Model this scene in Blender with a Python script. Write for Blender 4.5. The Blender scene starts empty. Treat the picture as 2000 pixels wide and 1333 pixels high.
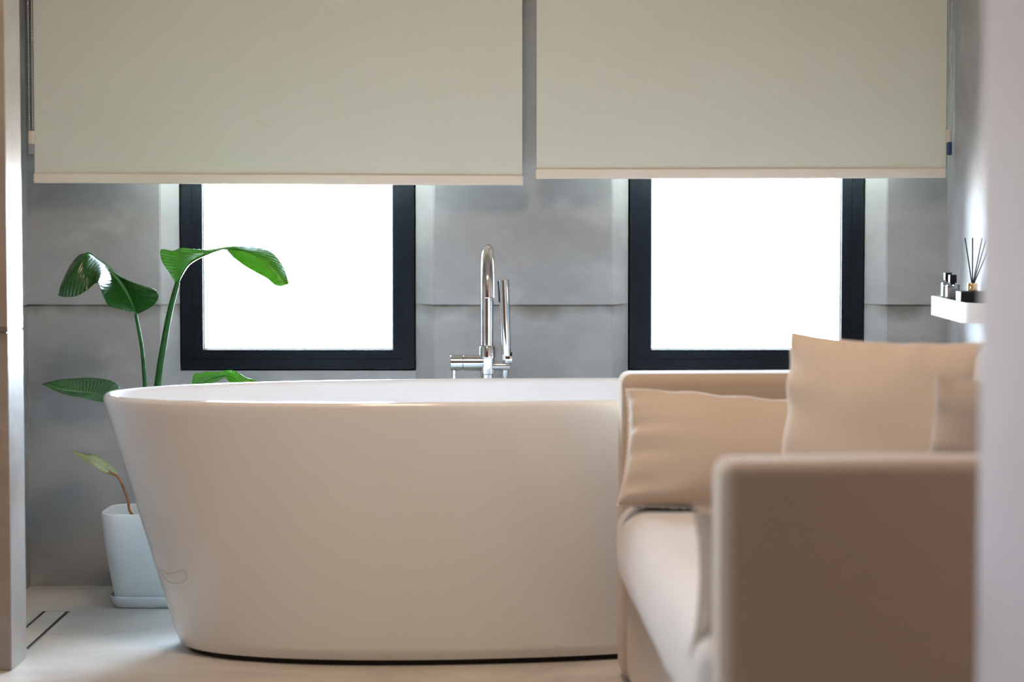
import bpy, bmesh, math, random
from mathutils import Vector, Matrix, Quaternion, noise
random.seed(7)
scene = bpy.context.scene
C = scene.collection
PI = math.pi

# ------------------------------------------------------------------ camera
CAM_H = 1.02
PITCH = math.atan((666.5 - 400) / (2000 * 85 / 36))
FPX = 2000 * 85 / 36
cam_data = bpy.data.cameras.new('camera')
cam = bpy.data.objects.new('camera', cam_data)
C.objects.link(cam)
cam.location = (0, 0, CAM_H)
cam.rotation_euler = (PI / 2 - PITCH, 0, 0)
cam_data.lens = 85
cam_data.sensor_width = 36
cam_data.clip_start = 0.05
cam_data.dof.use_dof = True
cam_data.dof.focus_distance = 6.10
cam_data.dof.aperture_fstop = 2.8
scene.camera = cam

# ------------------------------------------------------------------ world / exposure
world = bpy.data.worlds.new('overcast_sky')
scene.world = world
world.use_nodes = True
bg = world.node_tree.nodes['Background']
bg.inputs[0].default_value = (0.76, 0.88, 1.0, 1)
bg.inputs[1].default_value = 122.0
# overcast sky: brighter overhead, dim ground below the horizon
_N, _L = world.node_tree.nodes, world.node_tree.links
_tc = _N.new('ShaderNodeTexCoord'); _sp = _N.new('ShaderNodeSeparateXYZ'); _L.new(_tc.outputs['Generated'], _sp.inputs[0])
_cr = _N.new('ShaderNodeValToRGB'); _L.new(_sp.outputs[2], _cr.inputs[0])
_cr.color_ramp.elements[0].position = 0.0; _cr.color_ramp.elements[0].color = (0.36, 0.38, 0.38, 1)
_cr.color_ramp.elements[1].position = 0.7; _cr.color_ramp.elements[1].color = (0.61, 0.80, 1.0, 1)
_e = _cr.color_ramp.elements.new(0.06); _e.color = (0.50, 0.66, 0.83, 1)
_L.new(_cr.outputs[0], bg.inputs[0])
scene.view_settings.view_transform = 'Standard'
scene.view_settings.look = 'None'
scene.view_settings.gamma = 1
scene.view_settings.use_curve_mapping = False
scene.view_settings.exposure = 0.0

# room measures (metres)
YB = 6.428            # face of the back wall
REC = 0.06            # depth of the window recesses
XL, XR = -1.289, 1.156
CEIL = 2.5
FRONT_XL = -2.2
WIN = [(-0.888, -0.262), (0.3155, 0.942)]     # frame outer edges
WZ0, WZ1 = 0.578, 1.48
JOINT = 0.753

def portal(name, loc, rot, sx, sy):
    l = bpy.data.lights.new(name, 'AREA')
    l.shape = 'RECTANGLE'; l.size = sx; l.size_y = sy
    l.cycles.is_portal = True
    o = bpy.data.objects.new(name, l)
    o.location = loc; o.rotation_euler = rot
    C.objects.link(o)
for i, (a, b) in enumerate(WIN):
    portal('sky_portal', ((a + b) / 2, YB + REC + 0.14, (WZ0 + WZ1) / 2), (-PI / 2, 0, 0), b - a, WZ1 - WZ0)
UNSEEN_WIN = (3.1, 3.52, 1.0, 1.65)               # y0, y1, z0, z1 of an unseen window, sized for its cool light from the left
portal('sky_portal', (FRONT_XL - 0.16, (UNSEEN_WIN[0] + UNSEEN_WIN[1]) / 2, (UNSEEN_WIN[2] + UNSEEN_WIN[3]) / 2), (0, -PI / 2, 0),
       UNSEEN_WIN[3] - UNSEEN_WIN[2], UNSEEN_WIN[1] - UNSEEN_WIN[0])

# ------------------------------------------------------------------ projection helper: pixel of the 2000x1333 frame at depth Y -> point
def at(px, py, Y):
    u = (px - 1000) / FPX; v = (py - 666.5) / FPX
    c, s = math.cos(PITCH), math.sin(PITCH)
    h = Y * (v * c + s) / (c - v * s)
    d = Y * c + h * s
    return Vector((u * d, Y, CAM_H - h))

# ------------------------------------------------------------------ materials
def nt(m): return m.node_tree.nodes, m.node_tree.links
def base_mat(name, col, rough=0.6, metal=0.0, spec=0.5, coat=0.0, sheen=0.0):
    m = bpy.data.materials.new(name); m.use_nodes = True
    b = m.node_tree.nodes['Principled BSDF']
    b.inputs['Base Color'].default_value = (*col, 1)
    b.inputs['Roughness'].default_value = rough
    b.inputs['Metallic'].default_value = metal
    b.inputs['Specular IOR Level'].default_value = spec
    b.inputs['Coat Weight'].default_value = coat
    b.inputs['Coat Roughness'].default_value = 0.03
    b.inputs['Sheen Weight'].default_value = sheen
    return m
def add_noise(m, scale, c1, c2, lo=0.35, hi=0.65, detail=6, stretch=(1, 1, 1), bump=0.0, bump_scale=None, dist=0.002, rough=None, warp=0.0):
    N, L = nt(m); b = N['Principled BSDF']
    tc = N.new('ShaderNodeTexCoord'); mp = N.new('ShaderNodeMapping')
    mp.inputs['Scale'].default_value = stretch
    L.new(tc.outputs['Object'], mp.inputs['Vector'])
    n = N.new('ShaderNodeTexNoise'); n.inputs['Scale'].default_value = scale; n.inputs['Detail'].default_value = detail
    n.inputs['Roughness'].default_value = 0.6; n.inputs['Distortion'].default_value = warp
    L.new(mp.outputs[0], n.inputs['Vector'])
    r = N.new('ShaderNodeValToRGB')
    r.color_ramp.elements[0].position = lo; r.color_ramp.elements[0].color = (*c1, 1)
    r.color_ramp.elements[1].position = hi; r.color_ramp.elements[1].color = (*c2, 1)
    L.new(n.outputs['Fac'], r.inputs[0]); L.new(r.outputs[0], b.inputs['Base Color'])
    if bump:
        n2 = N.new('ShaderNodeTexNoise'); n2.inputs['Scale'].default_value = bump_scale or scale * 4; n2.inputs['Detail'].default_value = 4
        L.new(mp.outputs[0], n2.inputs['Vector'])
        bp = N.new('ShaderNodeBump'); bp.inputs['Strength'].default_value = bump; bp.inputs['Distance'].default_value = dist
        L.new(n2.outputs['Fac'], bp.inputs['Height']); L.new(bp.outputs[0], b.inputs['Normal'])
    return r, tc
def mix_into(m, fac_socket, col, strength=1.0):
    """mix a colour over whatever feeds the base colour"""
    N, L = nt(m); b = N['Principled BSDF']
    src = b.inputs['Base Color'].links[0].from_socket
    mx = N.new('ShaderNodeMix'); mx.data_type = 'RGBA'
    mul = N.new('ShaderNodeMath'); mul.operation = 'MULTIPLY'; mul.inputs[1].default_value = strength
    L.new(fac_socket, mul.inputs[0]); L.new(mul.outputs[0], mx.inputs[0])
    L.new(src, mx.inputs[6]); mx.inputs[7].default_value = (*col, 1)
    L.new(mx.outputs[2], b.inputs['Base Color'])
def ramp(N, L, sock, pts):
    r = N.new('ShaderNodeValToRGB'); e = r.color_ramp.elements
    while len(e) < len(pts): e.new(0.5)
    for el, (p, v) in zip(e, pts): el.position = p; el.color = (v, v, v, 1)
    L.new(sock, r.inputs[0]); return r.outputs[0]

def concrete(name, c1, c2, stain=True, rough=0.55):
    m = base_mat(name, c1, rough, spec=0.35)
    r, tc = add_noise(m, 2.2, c1, c2, 0.3, 0.7, 9, (1, 1, 1.5), bump=0.35, bump_scale=14, dist=0.004, warp=0.6)
    N, L = nt(m)
    # fine trowel streaks
    mp = N.new('ShaderNodeMapping'); mp.inputs['Scale'].default_value = (1.1, 1.1, 1.0)
    L.new(tc.outputs['Object'], mp.inputs['Vector'])
    n = N.new('ShaderNodeTexNoise'); n.inputs['Scale'].default_value = 3.5; n.inputs['Detail'].default_value = 8
    L.new(mp.outputs[0], n.inputs['Vector'])
    mix_into(m, ramp(N, L, n.outputs['Fac'], [(0.52, 0), (0.75, 1)]), tuple(min(1, v * 1.35) for v in c2), 0.22)
    if stain:
        # cement stain with a ragged lower edge under the formwork joint, pale smears near the floor
        geo = N.new('ShaderNodeNewGeometry'); sp = N.new('ShaderNodeSeparateXYZ'); L.new(geo.outputs['Position'], sp.inputs[0])
        mp2 = N.new('ShaderNodeMapping'); mp2.inputs['Scale'].default_value = (1, 1, 0.25)
        L.new(tc.outputs['Object'], mp2.inputs['Vector'])
        n2 = N.new('ShaderNodeTexNoise'); n2.inputs['Scale'].default_value = 9; n2.inputs['Detail'].default_value = 7
        L.new(mp2.outputs[0], n2.inputs['Vector'])
        add = N.new('ShaderNodeMath'); add.operation = 'MULTIPLY_ADD'; add.inputs[1].default_value = 0.11; L.new(n2.outputs['Fac'], add.inputs[0])
        L.new(sp.outputs[2], add.inputs[2])       # z + noise*0.11
        sc = N.new('ShaderNodeMapRange'); sc.inputs[1].default_value = 0.74; sc.inputs[2].default_value = 0.86
        L.new(add.outputs[0], sc.inputs[0])
        below = N.new('ShaderNodeMath'); below.operation = 'LESS_THAN'; below.inputs[1].default_value = JOINT + 0.002
        L.new(sp.outputs[2], below.inputs[0])
        mm = N.new('ShaderNodeMath'); mm.operation = 'MULTIPLY'
        L.new(ramp(N, L, sc.outputs[0], [(0.30, 0), (0.62, 1)]), mm.inputs[0]); L.new(below.outputs[0], mm.inputs[1])
        mix_into(m, mm.outputs[0], tuple(v * 0.55 for v in (c1[0] * 1.08, c1[1], c1[2] * 0.86)), 0.95)
        n3 = N.new('ShaderNodeTexNoise'); n3.inputs['Scale'].default_value = 5; n3.inputs['Detail'].default_value = 8
        mp3 = N.new('ShaderNodeMapping'); mp3.inputs['Scale'].default_value = (1, 1, 1.7); mp3.inputs['Location'].default_value = (3, 1, 2)
        L.new(tc.outputs['Object'], mp3.inputs['Vector']); L.new(mp3.outputs[0], n3.inputs['Vector'])
        mix_into(m, ramp(N, L, n3.outputs['Fac'], [(0.56, 0), (0.68, 1)]), tuple(min(1, v * 1.5) for v in c2), 0.25)
    return m

M = {}
M['concrete'] = concrete('concrete_render', (0.27, 0.257, 0.247), (0.385, 0.373, 0.365))
M['floor'] = concrete('microcement_floor', (0.42, 0.385, 0.34), (0.74, 0.685, 0.62), stain=False, rough=0.34)
M['pier'] = concrete('pier_concrete', (0.31, 0.275, 0.245), (0.42, 0.385, 0.355), rough=0.35)
M['white_paint'] = base_mat('warm_white_wall_paint', (0.70, 0.66, 0.65), 0.7); add_noise(M['white_paint'], 3, (0.59, 0.515, 0.50), (0.63, 0.555, 0.54))
M['bounce_brown'] = base_mat('unseen_bounce_brown', (0.3, 0.15, 0.08), 0.6); add_noise(M['bounce_brown'], 3, (0.26, 0.12, 0.06), (0.36, 0.19, 0.10), stretch=(6, 6, .4))  # brown given to the unseen walls to warm the bounced light
M['ceiling'] = base_mat('ceiling_paint', (0.75, 0.74, 0.72), 0.8); add_noise(M['ceiling'], 3, (0.74, 0.73, 0.71), (0.76, 0.75, 0.73))
M['acrylic'] = base_mat('white_acrylic', (0.86, 0.855, 0.85), 0.13, spec=0.5, coat=0.6)
M['plinth'] = base_mat('gap_black', (0.01, 0.01, 0.01), 0.7)
M['black_frame'] = base_mat('black_powder_coat', (0.005, 0.008, 0.012), 0.5, spec=0.12); add_noise(M['black_frame'], 60, (0.004, 0.006, 0.009), (0.006, 0.009, 0.013), bump=0.05, bump_scale=400, dist=0.0005)
M['bead'] = base_mat('pale_glazing_bead', (0.55, 0.62, 0.68), 0.3)
M['chrome'] = base_mat('chrome', (0.80, 0.80, 0.81), 0.045, metal=1.0)
M['black'] = base_mat('black_plastic', (0.008, 0.008, 0.009), 0.55, spec=0.25)
M['nozzle'] = base_mat('black_rubber', (0.02, 0.02, 0.02), 0.6)
M['ceramic'] = base_mat('white_pot_glaze', (0.74, 0.80, 0.82), 0.32, coat=0.15); add_noise(M['ceramic'], 40, (0.73, 0.79, 0.81), (0.76, 0.82, 0.84))
M['soil'] = base_mat('soil', (0.05, 0.035, 0.025), 0.9); add_noise(M['soil'], 60, (0.03, 0.02, 0.015), (0.09, 0.06, 0.04), bump=1, bump_scale=120, dist=0.01)
M['metal_white'] = base_mat('white_powder_coat', (0.86, 0.87, 0.88), 0.28, spec=0.5)
M['gold'] = base_mat('brass', (0.80, 0.55, 0.30), 0.22, metal=1.0)
M['brushed'] = base_mat('brushed_steel', (0.5, 0.5, 0.5), 0.35, metal=1.0)
M['cord'] = base_mat('bead_chain_plastic', (0.62, 0.58, 0.50), 0.4)
M['cream'] = base_mat('cream_plastic', (0.66, 0.58, 0.46), 0.4)
M['clear_plastic'] = base_mat('clear_plastic', (0.5, 0.52, 0.56), 0.15)
M['clear_plastic'].node_tree.nodes['Principled BSDF'].inputs['Alpha'].default_value = 0.45
M['blue_plastic'] = base_mat('dark_blue_plastic', (0.03, 0.05, 0.12), 0.35)
M['rail'] = base_mat('cream_aluminium_rail', (0.86, 0.77, 0.66), 0.35)
M['fill_light'] = base_mat('fill_diffuser', (1, 1, 1), 0.5)
M['liquid'] = base_mat('pale_lotion', (0.52, 0.47, 0.42), 0.4); add_noise(M['liquid'], 120, (0.40, 0.36, 0.32), (0.66, 0.62, 0.58))
M['loop_line'] = base_mat('grey_loop_line', (0.24, 0.21, 0.19), 0.6)

# blackout roller fabric
m = base_mat('blackout_fabric', (0.66, 0.665, 0.56), 0.85); M['blind'] = m
add_noise(m, 900, (0.68, 0.68, 0.575), (0.74, 0.74, 0.63), detail=2, bump=0.1, bump_scale=1500, dist=0.0003)
# fabric for sofa
def cloth(name, c1, c2):
    m = base_mat(name, c1, 0.92, spec=0.15, sheen=0.25)
    add_noise(m, 450, c1, c2, 0.3, 0.7, 3, bump=0.35, bump_scale=700, dist=0.0012)
    return m
M['sofa'] = cloth('beige_linen', (0.43, 0.325, 0.235), (0.50, 0.385, 0.285))
M['seat'] = cloth('pale_beige_linen', (0.58, 0.525, 0.48), (0.66, 0.605, 0.56))
M['pillow'] = cloth('sand_linen', (0.51, 0.405, 0.305), (0.59, 0.475, 0.365))
M['pillow_grey'] = cloth('taupe_linen', (0.36, 0.28, 0.215), (0.43, 0.34, 0.27))
M['seam'] = cloth('pale_seam', (0.62, 0.54, 0.47), (0.70, 0.62, 0.55))

# window glass: clear with a fresnel reflection
m = bpy.data.materials.new('window_glass'); m.use_nodes = True
N, L = nt(m); N.remove(N['Principled BSDF']); out = N['Material Output']
tr = N.new('ShaderNodeBsdfTransparent'); gl = N.new('ShaderNodeBsdfGlossy'); gl.inputs['Roughness'].default_value = 0.02
fr = N.new('ShaderNodeFresnel'); fr.inputs[0].default_value = 1.45; mx = N.new('ShaderNodeMixShader')
L.new(fr.outputs[0], mx.inputs[0]); L.new(tr.outputs[0], mx.inputs[1]); L.new(gl.outputs[0], mx.inputs[2]); L.new(mx.outputs[0], out.inputs[0])
M['glass'] = m
m = m.copy(); m.name = 'bottle_glass'; M['bottle_glass'] = m
m.node_tree.nodes['Transparent BSDF'].inputs[0].default_value = (0.90, 0.93, 0.94, 1)

# leaves: glossy, translucent, side veins
def leaf_mat(name, dark, light, trans, brown=0.0):
    m = bpy.data.materials.new(name); m.use_nodes = True
    N, L = nt(m); b = N['Principled BSDF']; out = N['Material Output']
    b.inputs['Roughness'].default_value = 0.27; b.inputs['Specular IOR Level'].default_value = 0.6
    uv = N.new('ShaderNodeUVMap'); sp = N.new('ShaderNodeSeparateXYZ'); L.new(uv.outputs[0], sp.inputs[0])
    # u = along the leaf, v = -1..1 across (stored 0..1)
    av = N.new('ShaderNodeMath'); av.operation = 'SUBTRACT'; av.inputs[1].default_value = 0.5; L.new(sp.outputs[1], av.inputs[0])
    ab = N.new('ShaderNodeMath'); ab.operation = 'ABSOLUTE'; L.new(av.outputs[0], ab.inputs[0])
    su = N.new('ShaderNodeMath'); su.operation = 'MULTIPLY_ADD'; su.inputs[1].default_value = -0.35; L.new(ab.outputs[0], su.inputs[0]); L.new(sp.outputs[0], su.inputs[2])
    fm = N.new('ShaderNodeMath'); fm.operation = 'MULTIPLY'; fm.inputs[1].default_value = 190; L.new(su.outputs[0], fm.inputs[0])
    sn = N.new('ShaderNodeMath'); sn.operation = 'SINE'; L.new(fm.outputs[0], sn.inputs[0])
    vein = ramp(N, L, sn.outputs[0], [(0.0, 0), (0.9, 0.15), (1.0, 1)])
    mid = ramp(N, L, ab.outputs[0], [(0.0, 1), (0.018, 1), (0.035, 0)])
    no = N.new('ShaderNodeTexNoise'); no.inputs['Scale'].default_value = 14
    cr = N.new('ShaderNodeValToRGB'); cr.color_ramp.elements[0].color = (*dark, 1); cr.color_ramp.elements[1].color = (*light, 1)
    cr.color_ramp.elements[0].position = 0.35; cr.color_ramp.elements[1].position = 0.7
    L.new(no.outputs['Fac'], cr.inputs[0]); L.new(cr.outputs[0], b.inputs['Base Color'])
    lt = tuple(min(1, v * 1.6 + 0.02) for v in light)
    mix_into(m, vein, lt, 0.16); mix_into(m, mid, tuple(min(1, v * 2.2 + 0.04) for v in light), 0.8)
    if brown:
        n2 = N.new('ShaderNodeTexNoise'); n2.inputs['Scale'].default_value = 30
        mix_into(m, ramp(N, L, n2.outputs['Fac'], [(0.5, 0), (0.62, 1)]), (0.35, 0.14, 0.04), brown)
    bp = N.new('ShaderNodeBump'); bp.inputs['Strength'].default_value = 0.12; bp.inputs['Distance'].default_value = 0.002
    L.new(sn.outputs[0], bp.inputs['Height']); L.new(bp.outputs[0], b.inputs['Normal'])
    t = N.new('ShaderNodeBsdfTranslucent'); t.inputs[0].default_value = (*trans, 1)
    mx = N.new('ShaderNodeMixShader'); mx.inputs[0].default_value = 0.22
    L.new(b.outputs[0], mx.inputs[1]); L.new(t.outputs[0], mx.inputs[2]); L.new(mx.outputs[0], out.inputs[0])
    return m
M['leaf'] = leaf_mat('glossy_leaf', (0.010, 0.060, 0.010), (0.020, 0.10, 0.014), (0.05, 0.17, 0.015))
M['leaf_bright'] = leaf_mat('backlit_glossy_leaf', (0.020, 0.095, 0.008), (0.045, 0.17, 0.012), (0.24, 0.50, 0.02))  # daylight coming through the leaf is put into its brighter green
M['leaf_old'] = leaf_mat('yellowing_leaf', (0.06, 0.13, 0.015), (0.16, 0.24, 0.03), (0.4, 0.5, 0.08), brown=0.7)
M['leaf_old'].node_tree.nodes['Principled BSDF'].inputs['Roughness'].default_value = 0.55
M['stem'] = base_mat('green_stem', (0.012, 0.065, 0.012), 0.6, spec=0.2); add_noise(M['stem'], 40, (0.010, 0.05, 0.010), (0.018, 0.09, 0.016))
M['stem_brown'] = base_mat('reddish_stem', (0.16, 0.055, 0.02), 0.5); add_noise(M['stem_brown'], 30, (0.10, 0.03, 0.012), (0.28, 0.11, 0.03))

# ------------------------------------------------------------------ mesh helpers
def obj(name, bm, mat, parent=None, smooth=None, loc=None):
    me = bpy.data.meshes.new(name)
    bmesh.ops.recalc_face_normals(bm, faces=bm.faces)
    bm.to_mesh(me); bm.free()
    me.materials.append(mat)
    o = bpy.data.objects.new(name, me)
    C.objects.link(o)
    if smooth is not None:
        for p in me.polygons: p.use_smooth = True
        if smooth < 180:
            try: me.set_sharp_from_angle(angle=math.radians(smooth))
            except Exception: pass
    if parent: o.parent = parent
    if loc: o.location = loc
    return o
def tag(o, label, cat, group=None):
    o['label'] = label; o['category'] = cat
    if group: o['group'] = group
    return o
def thing(name, label, cat, loc=(0, 0, 0), rotz=0, group=None):
    o = bpy.data.objects.new(name, None); o.empty_display_size = 0.1
    C.objects.link(o); o.location = loc; o.rotation_euler = (0, 0, rotz)
    return tag(o, label, cat, group)
def struct(name, bm, mat, smooth=None, parent=None):
    o = obj(name, bm, mat, parent, smooth)
    if not parent: o['kind'] = 'structure'
    return o
def add_box(bm, x0, x1, y0, y1, z0, z1, bevel=0.0, seg=2):
    r = bmesh.ops.create_cube(bm, size=1)
    vs = r['verts']
    for v in vs:
        v.co = Vector(((x0 + x1) / 2 + v.co.x * (x1 - x0), (y0 + y1) / 2 + v.co.y * (y1 - y0), (z0 + z1) / 2 + v.co.z * (z1 - z0)))
    if bevel:
        es = list({e for v in vs for e in v.link_edges})
        bmesh.ops.bevel(bm, geom=es, offset=bevel, segments=seg, profile=0.5, affect='EDGES')
    return bm
def box(*a, **k): return add_box(bmesh.new(), *a, **k)
def add_prism(bm, pts, z0, z1):
    lo = [bm.verts.new((x, y, z0)) for x, y in pts]; hi = [bm.verts.new((x, y, z1)) for x, y in pts]
    n = len(pts)
    for i in range(n): bm.faces.new((lo[i], lo[(i + 1) % n], hi[(i + 1) % n], hi[i]))
    bm.faces.new(lo[::-1]); bm.faces.new(hi)
    return bm
def loft(bm, rings, cap0=True, cap1=True):
    vr = [[bm.verts.new(p) for p in r] for r in rings]
    n = len(vr[0])
    for a, b in zip(vr, vr[1:]):
        for i in range(n): bm.faces.new((a[i], a[(i + 1) % n], b[(i + 1) % n], b[i]))
    if cap0: bm.faces.new(vr[0][::-1])
    if cap1: bm.faces.new(vr[-1])
    return bm
def lathe(bm, prof, c=(0, 0, 0), n=32):
    c = Vector(c)
    return loft(bm, [[c + Vector((r * math.cos(2 * PI * i / n), r * math.sin(2 * PI * i / n), z)) for i in range(n)] for r, z in prof])
def tube(bm, path, rad, n=16, cap=True):
    path = [Vector(p) for p in path]
    if not isinstance(rad, (list, tuple)): rad = [rad] * len(path)
    t0 = (path[1] - path[0]).normalized()
    up = Vector((0, 0, 1)) if abs(t0.z) < 0.9 else Vector((1, 0, 0))
    nrm = t0.cross(up).normalized(); rings = []
    prev = t0
    for i, p in enumerate(path):
        if i == 0: t = t0
        elif i == len(path) - 1: t = (path[-1] - path[-2]).normalized()
        else: t = (path[i + 1] - path[i - 1]).normalized()
        nrm = (prev.rotation_difference(t) @ nrm).normalized(); prev = t
        bn = t.cross(nrm).normalized()
        rings.append([p + (nrm * math.cos(2 * PI * k / n) + bn * math.sin(2 * PI * k / n)) * rad[i] for k in range(n)])
    return loft(bm, rings, cap, cap)
def smooth_path(pts, k=8):
    P = [Vector(p) for p in pts]; P = [2 * P[0] - P[1]] + P + [2 * P[-1] - P[-2]]; out = []
    for i in range(1, len(P) - 2):
        for j in range(k):
            t = j / k
            out.append(0.5 * ((2 * P[i]) + (-P[i - 1] + P[i + 1]) * t + (2 * P[i - 1] - 5 * P[i] + 4 * P[i + 1] - P[i + 2]) * t * t + (-P[i - 1] + 3 * P[i] - 3 * P[i + 1] + P[i + 2]) * t ** 3))
    out.append(P[-2]); return out
def sgn(v, e): return math.copysign(abs(v) ** e, v)
def superring(cx, cy, z, a, b, n, rot=0, k=96):
    out = []
    for i in range(k):
        t = 2 * PI * i / k; x = a * sgn(math.cos(t), 2 / n); y = b * sgn(math.sin(t), 2 / n)
        out.append(Vector((cx + x * math.cos(rot) - y * math.sin(rot), cy + x * math.sin(rot) + y * math.cos(rot), z)))
    return out

# ------------------------------------------------------------------ the setting
bm = bmesh.new(); add_box(bm, FRONT_XL - 0.2, 1.8, -1.2, YB + 0.3, -0.1, 0)
floor = struct('floor', bm, M['floor'])
bm = bmesh.new(); add_box(bm, FRONT_XL - 0.2, 1.8, -1.2, YB + 0.3, CEIL, CEIL + 0.1)
struct('ceiling', bm, M['ceiling'])

# back wall: three proud panels with splayed cheeks beside the two window recesses
fl = [at(313, 500, YB).x, at(848, 500, YB).x, at(1195, 500, YB).x, at(1732, 500, YB).x]
GAP = 0.004
yr = YB + REC
def panel(bm, xa, xb, sa, sb, z0, z1, off):
    """xa..xb at the face, sa..sb where the cheek meets the recess; tiny chamfer on the arrises"""
    y = YB - off; c = 0.0025; pts = [(sa, yr + 0.15), (sa, yr)]
    if sa != xa: pts += [(xa - (xa - sa) * 0.06 if sa < xa else xa, y + c)]
    pts += [(xa + (c if sa != xa else 0), y), (xb - (c if sb != xb else 0), y)]
    if sb != xb: pts += [(xb + (sb - xb) * 0.06, y + c)]
    pts += [(sb, yr), (sb, yr + 0.15)]
    add_prism(bm, pts, z0, z1)
bm = bmesh.new()
PAN = [(XL - 0.15, fl[0], XL - 0.15, WIN[0][0] - GAP), (fl[1], fl[2], WIN[0][1] + GAP, WIN[1][0] - GAP), (fl[3], XR + 0.15, WIN[1][1] + GAP, XR + 0.15)]
for xa, xb, sa, sb in PAN:
    panel(bm, xa, xb, sa, sb, 0, JOINT - 0.003, 0)
    panel(bm, xa, xb, sa, sb, JOINT - 0.003, JOINT + 0.002, -0.004)
    panel(bm, xa, xb, sa, sb, JOINT + 0.002, CEIL, 0.003)
for a, b in WIN:
    add_box(bm, a - GAP, b + GAP, yr, yr + 0.15, 0, WZ0 - GAP)
    add_box(bm, a - GAP, b + GAP, yr, yr + 0.15, WZ1, CEIL)
    # rebate behind the frame
    add_box(bm, a - GAP, a + .022, yr + .071, yr + 0.15, WZ0 - GAP, WZ1); add_box(bm, b - .022, b + GAP, yr + .071, yr + 0.15, WZ0 - GAP, WZ1)
    add_box(bm, a - GAP, b + GAP, yr + .071, yr + 0.15, WZ0 - GAP, WZ0 + .020)
struct('wall_back', bm, M['concrete'])

# left side wall of the bath bay, the pier in front of it and the wider front room
bm = bmesh.new()
for z0, z1, o in ((0, JOINT - 0.003, 0), (JOINT - 0.003, JOINT + 0.002, -0.004), (JOINT + 0.002, CEIL, 0.002)):
    add_box(bm, XL - 0.15, XL + o, 5.40, YB + 0.01, z0, z1)
struct('wall_left', bm, M['concrete'])
PX = -1.0955
bm = bmesh.new()
for z0, z1, o in ((0, JOINT - 0.012, 0), (JOINT - 0.012, JOINT - 0.010, -0.003), (JOINT - 0.010, CEIL, 0.0)):
    add_box(bm, FRONT_XL, PX + o, 5.245, 5.41, z0, z1, 0.002, 1)
struct('wall_pier', bm, M['pier'])
bm = bmesh.new()
y0, y1, z0, z1 = UNSEEN_WIN
add_box(bm, FRONT_XL - 0.15, FRONT_XL, -1.2, y0, 0, CEIL); add_box(bm, FRONT_XL - 0.15, FRONT_XL, y1, 5.41, 0, CEIL)
add_box(bm, FRONT_XL - 0.15, FRONT_XL, y0, y1, 0, z0); add_box(bm, FRONT_XL - 0.15, FRONT_XL, y0, y1, z1, CEIL)
struct('wall_left_front', bm, M['white_paint'])
bm = bmesh.new()
for z0_, z1_, o in ((0, JOINT - 0.003, 0), (JOINT - 0.003, JOINT + 0.002, -0.004), (JOINT + 0.002, CEIL, 0.002)):
    add_box(bm, XR - o, XR + 0.15, 4.9, YB + 0.01, z0_, z1_)
struct('wall_right', bm, M['concrete'])
struct('wall_right_front', box(XR, XR + 0.15, 2.6, 4.9, 0, CEIL), M['white_paint'])
JX = 0.513
bm = bmesh.new(); add_box(bm, JX, 1.65, 2.30, 2.65, 0, CEIL, 0.006, 3)
struct('wall_right_near', bm, M['white_paint'])
struct('wall_right_rear', box(1.65, 1.8, -1.2, 2.65, 0, CEIL), M['bounce_brown'])
struct('wall_rear', box(FRONT_XL - 0.15, 1.8, -1.35, -1.2, 0, CEIL), M['bounce_brown'])

# windows
def rounded_rect(x0, x1, z0, z1, r, k=5):
    pts = []
    for cx, cz, a0 in ((x1 - r, z1 - r, 0), (x0 + r, z1 - r, 90), (x0 + r, z0 + r, 180), (x1 - r, z0 + r, 270)):
        for i in range(k + 1):
            a = math.radians(a0 + 90 * i / k); pts.append((cx + r * math.cos(a), cz + r * math.sin(a)))
    return pts
def ring_frame(outer, inner, ya, yb):
    bm = bmesh.new(); n = len(outer)
    A = [bm.verts.new((x, ya, z)) for x, z in outer]; B = [bm.verts.new((x, ya, z)) for x, z in inner]
    Cc = [bm.verts.new((x, yb, z)) for x, z in outer]; D = [bm.verts.new((x, yb, z)) for x, z in inner]
    for i in range(n):
        j = (i + 1) % n
        bm.faces.new((A[i], A[j], B[j], B[i])); bm.faces.new((Cc[i], D[i], D[j], Cc[j]))
        bm.faces.new((A[i], Cc[i], Cc[j], A[j])); bm.faces.new((B[i], B[j], D[j], D[i]))
    return bm
for i, (a, b) in enumerate(WIN):
    fw, fb = 0.0575, 0.052
    w = struct('window_%d' % (i + 1), ring_frame(rounded_rect(a, b, WZ0, WZ1, 0.009), rounded_rect(a + .030, b - .030, WZ0 + .027, WZ1 - .03, 0.001), yr - 0.004, yr + 0.07), M['black_frame'])
    obj('sash', ring_frame(rounded_rect(a + .029, b - .029, WZ0 + .026, WZ1 - .029, 0.001), rounded_rect(a + fw, b - fw, WZ0 + fb, WZ1 - fw, 0.001), yr + 0.001, yr + 0.055), M['black_frame'], w)
    obj('glazing_bead', ring_frame(rounded_rect(a + fw - .001, b - fw + .001, WZ0 + fb - .001, WZ1 - fw + .001, 0.001), rounded_rect(a + fw + .0035, b - fw - .0035, WZ0 + fb + .0035, WZ1 - fw - .0035, 0.001), yr + 0.016, yr + 0.050), M['bead'], w)
    obj('pane', box(a + fw - .0005, b - fw + .0005, yr + 0.030, yr + 0.034, WZ0 + fb - .0005, WZ1 - fw + .0005), M['glass'], w)
y0, y1, z0, z1 = UNSEEN_WIN
bm = bmesh.new()
X0 = FRONT_XL - 0.10
for ya, yb in ((y0, y0 + .06), ((y0 + y1) / 2 - .03, (y0 + y1) / 2 + .03), (y1 - .06, y1)): add_box(bm, X0, X0 + .06, ya, yb, z0, z1)
add_box(bm, X0, X0 + .06, y0, y1, z0, z0 + .06); add_box(bm, X0, X0 + .06, y0, y1, z1 - .06, z1)
w = struct('window_3', bm, M['black_frame'])
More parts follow.
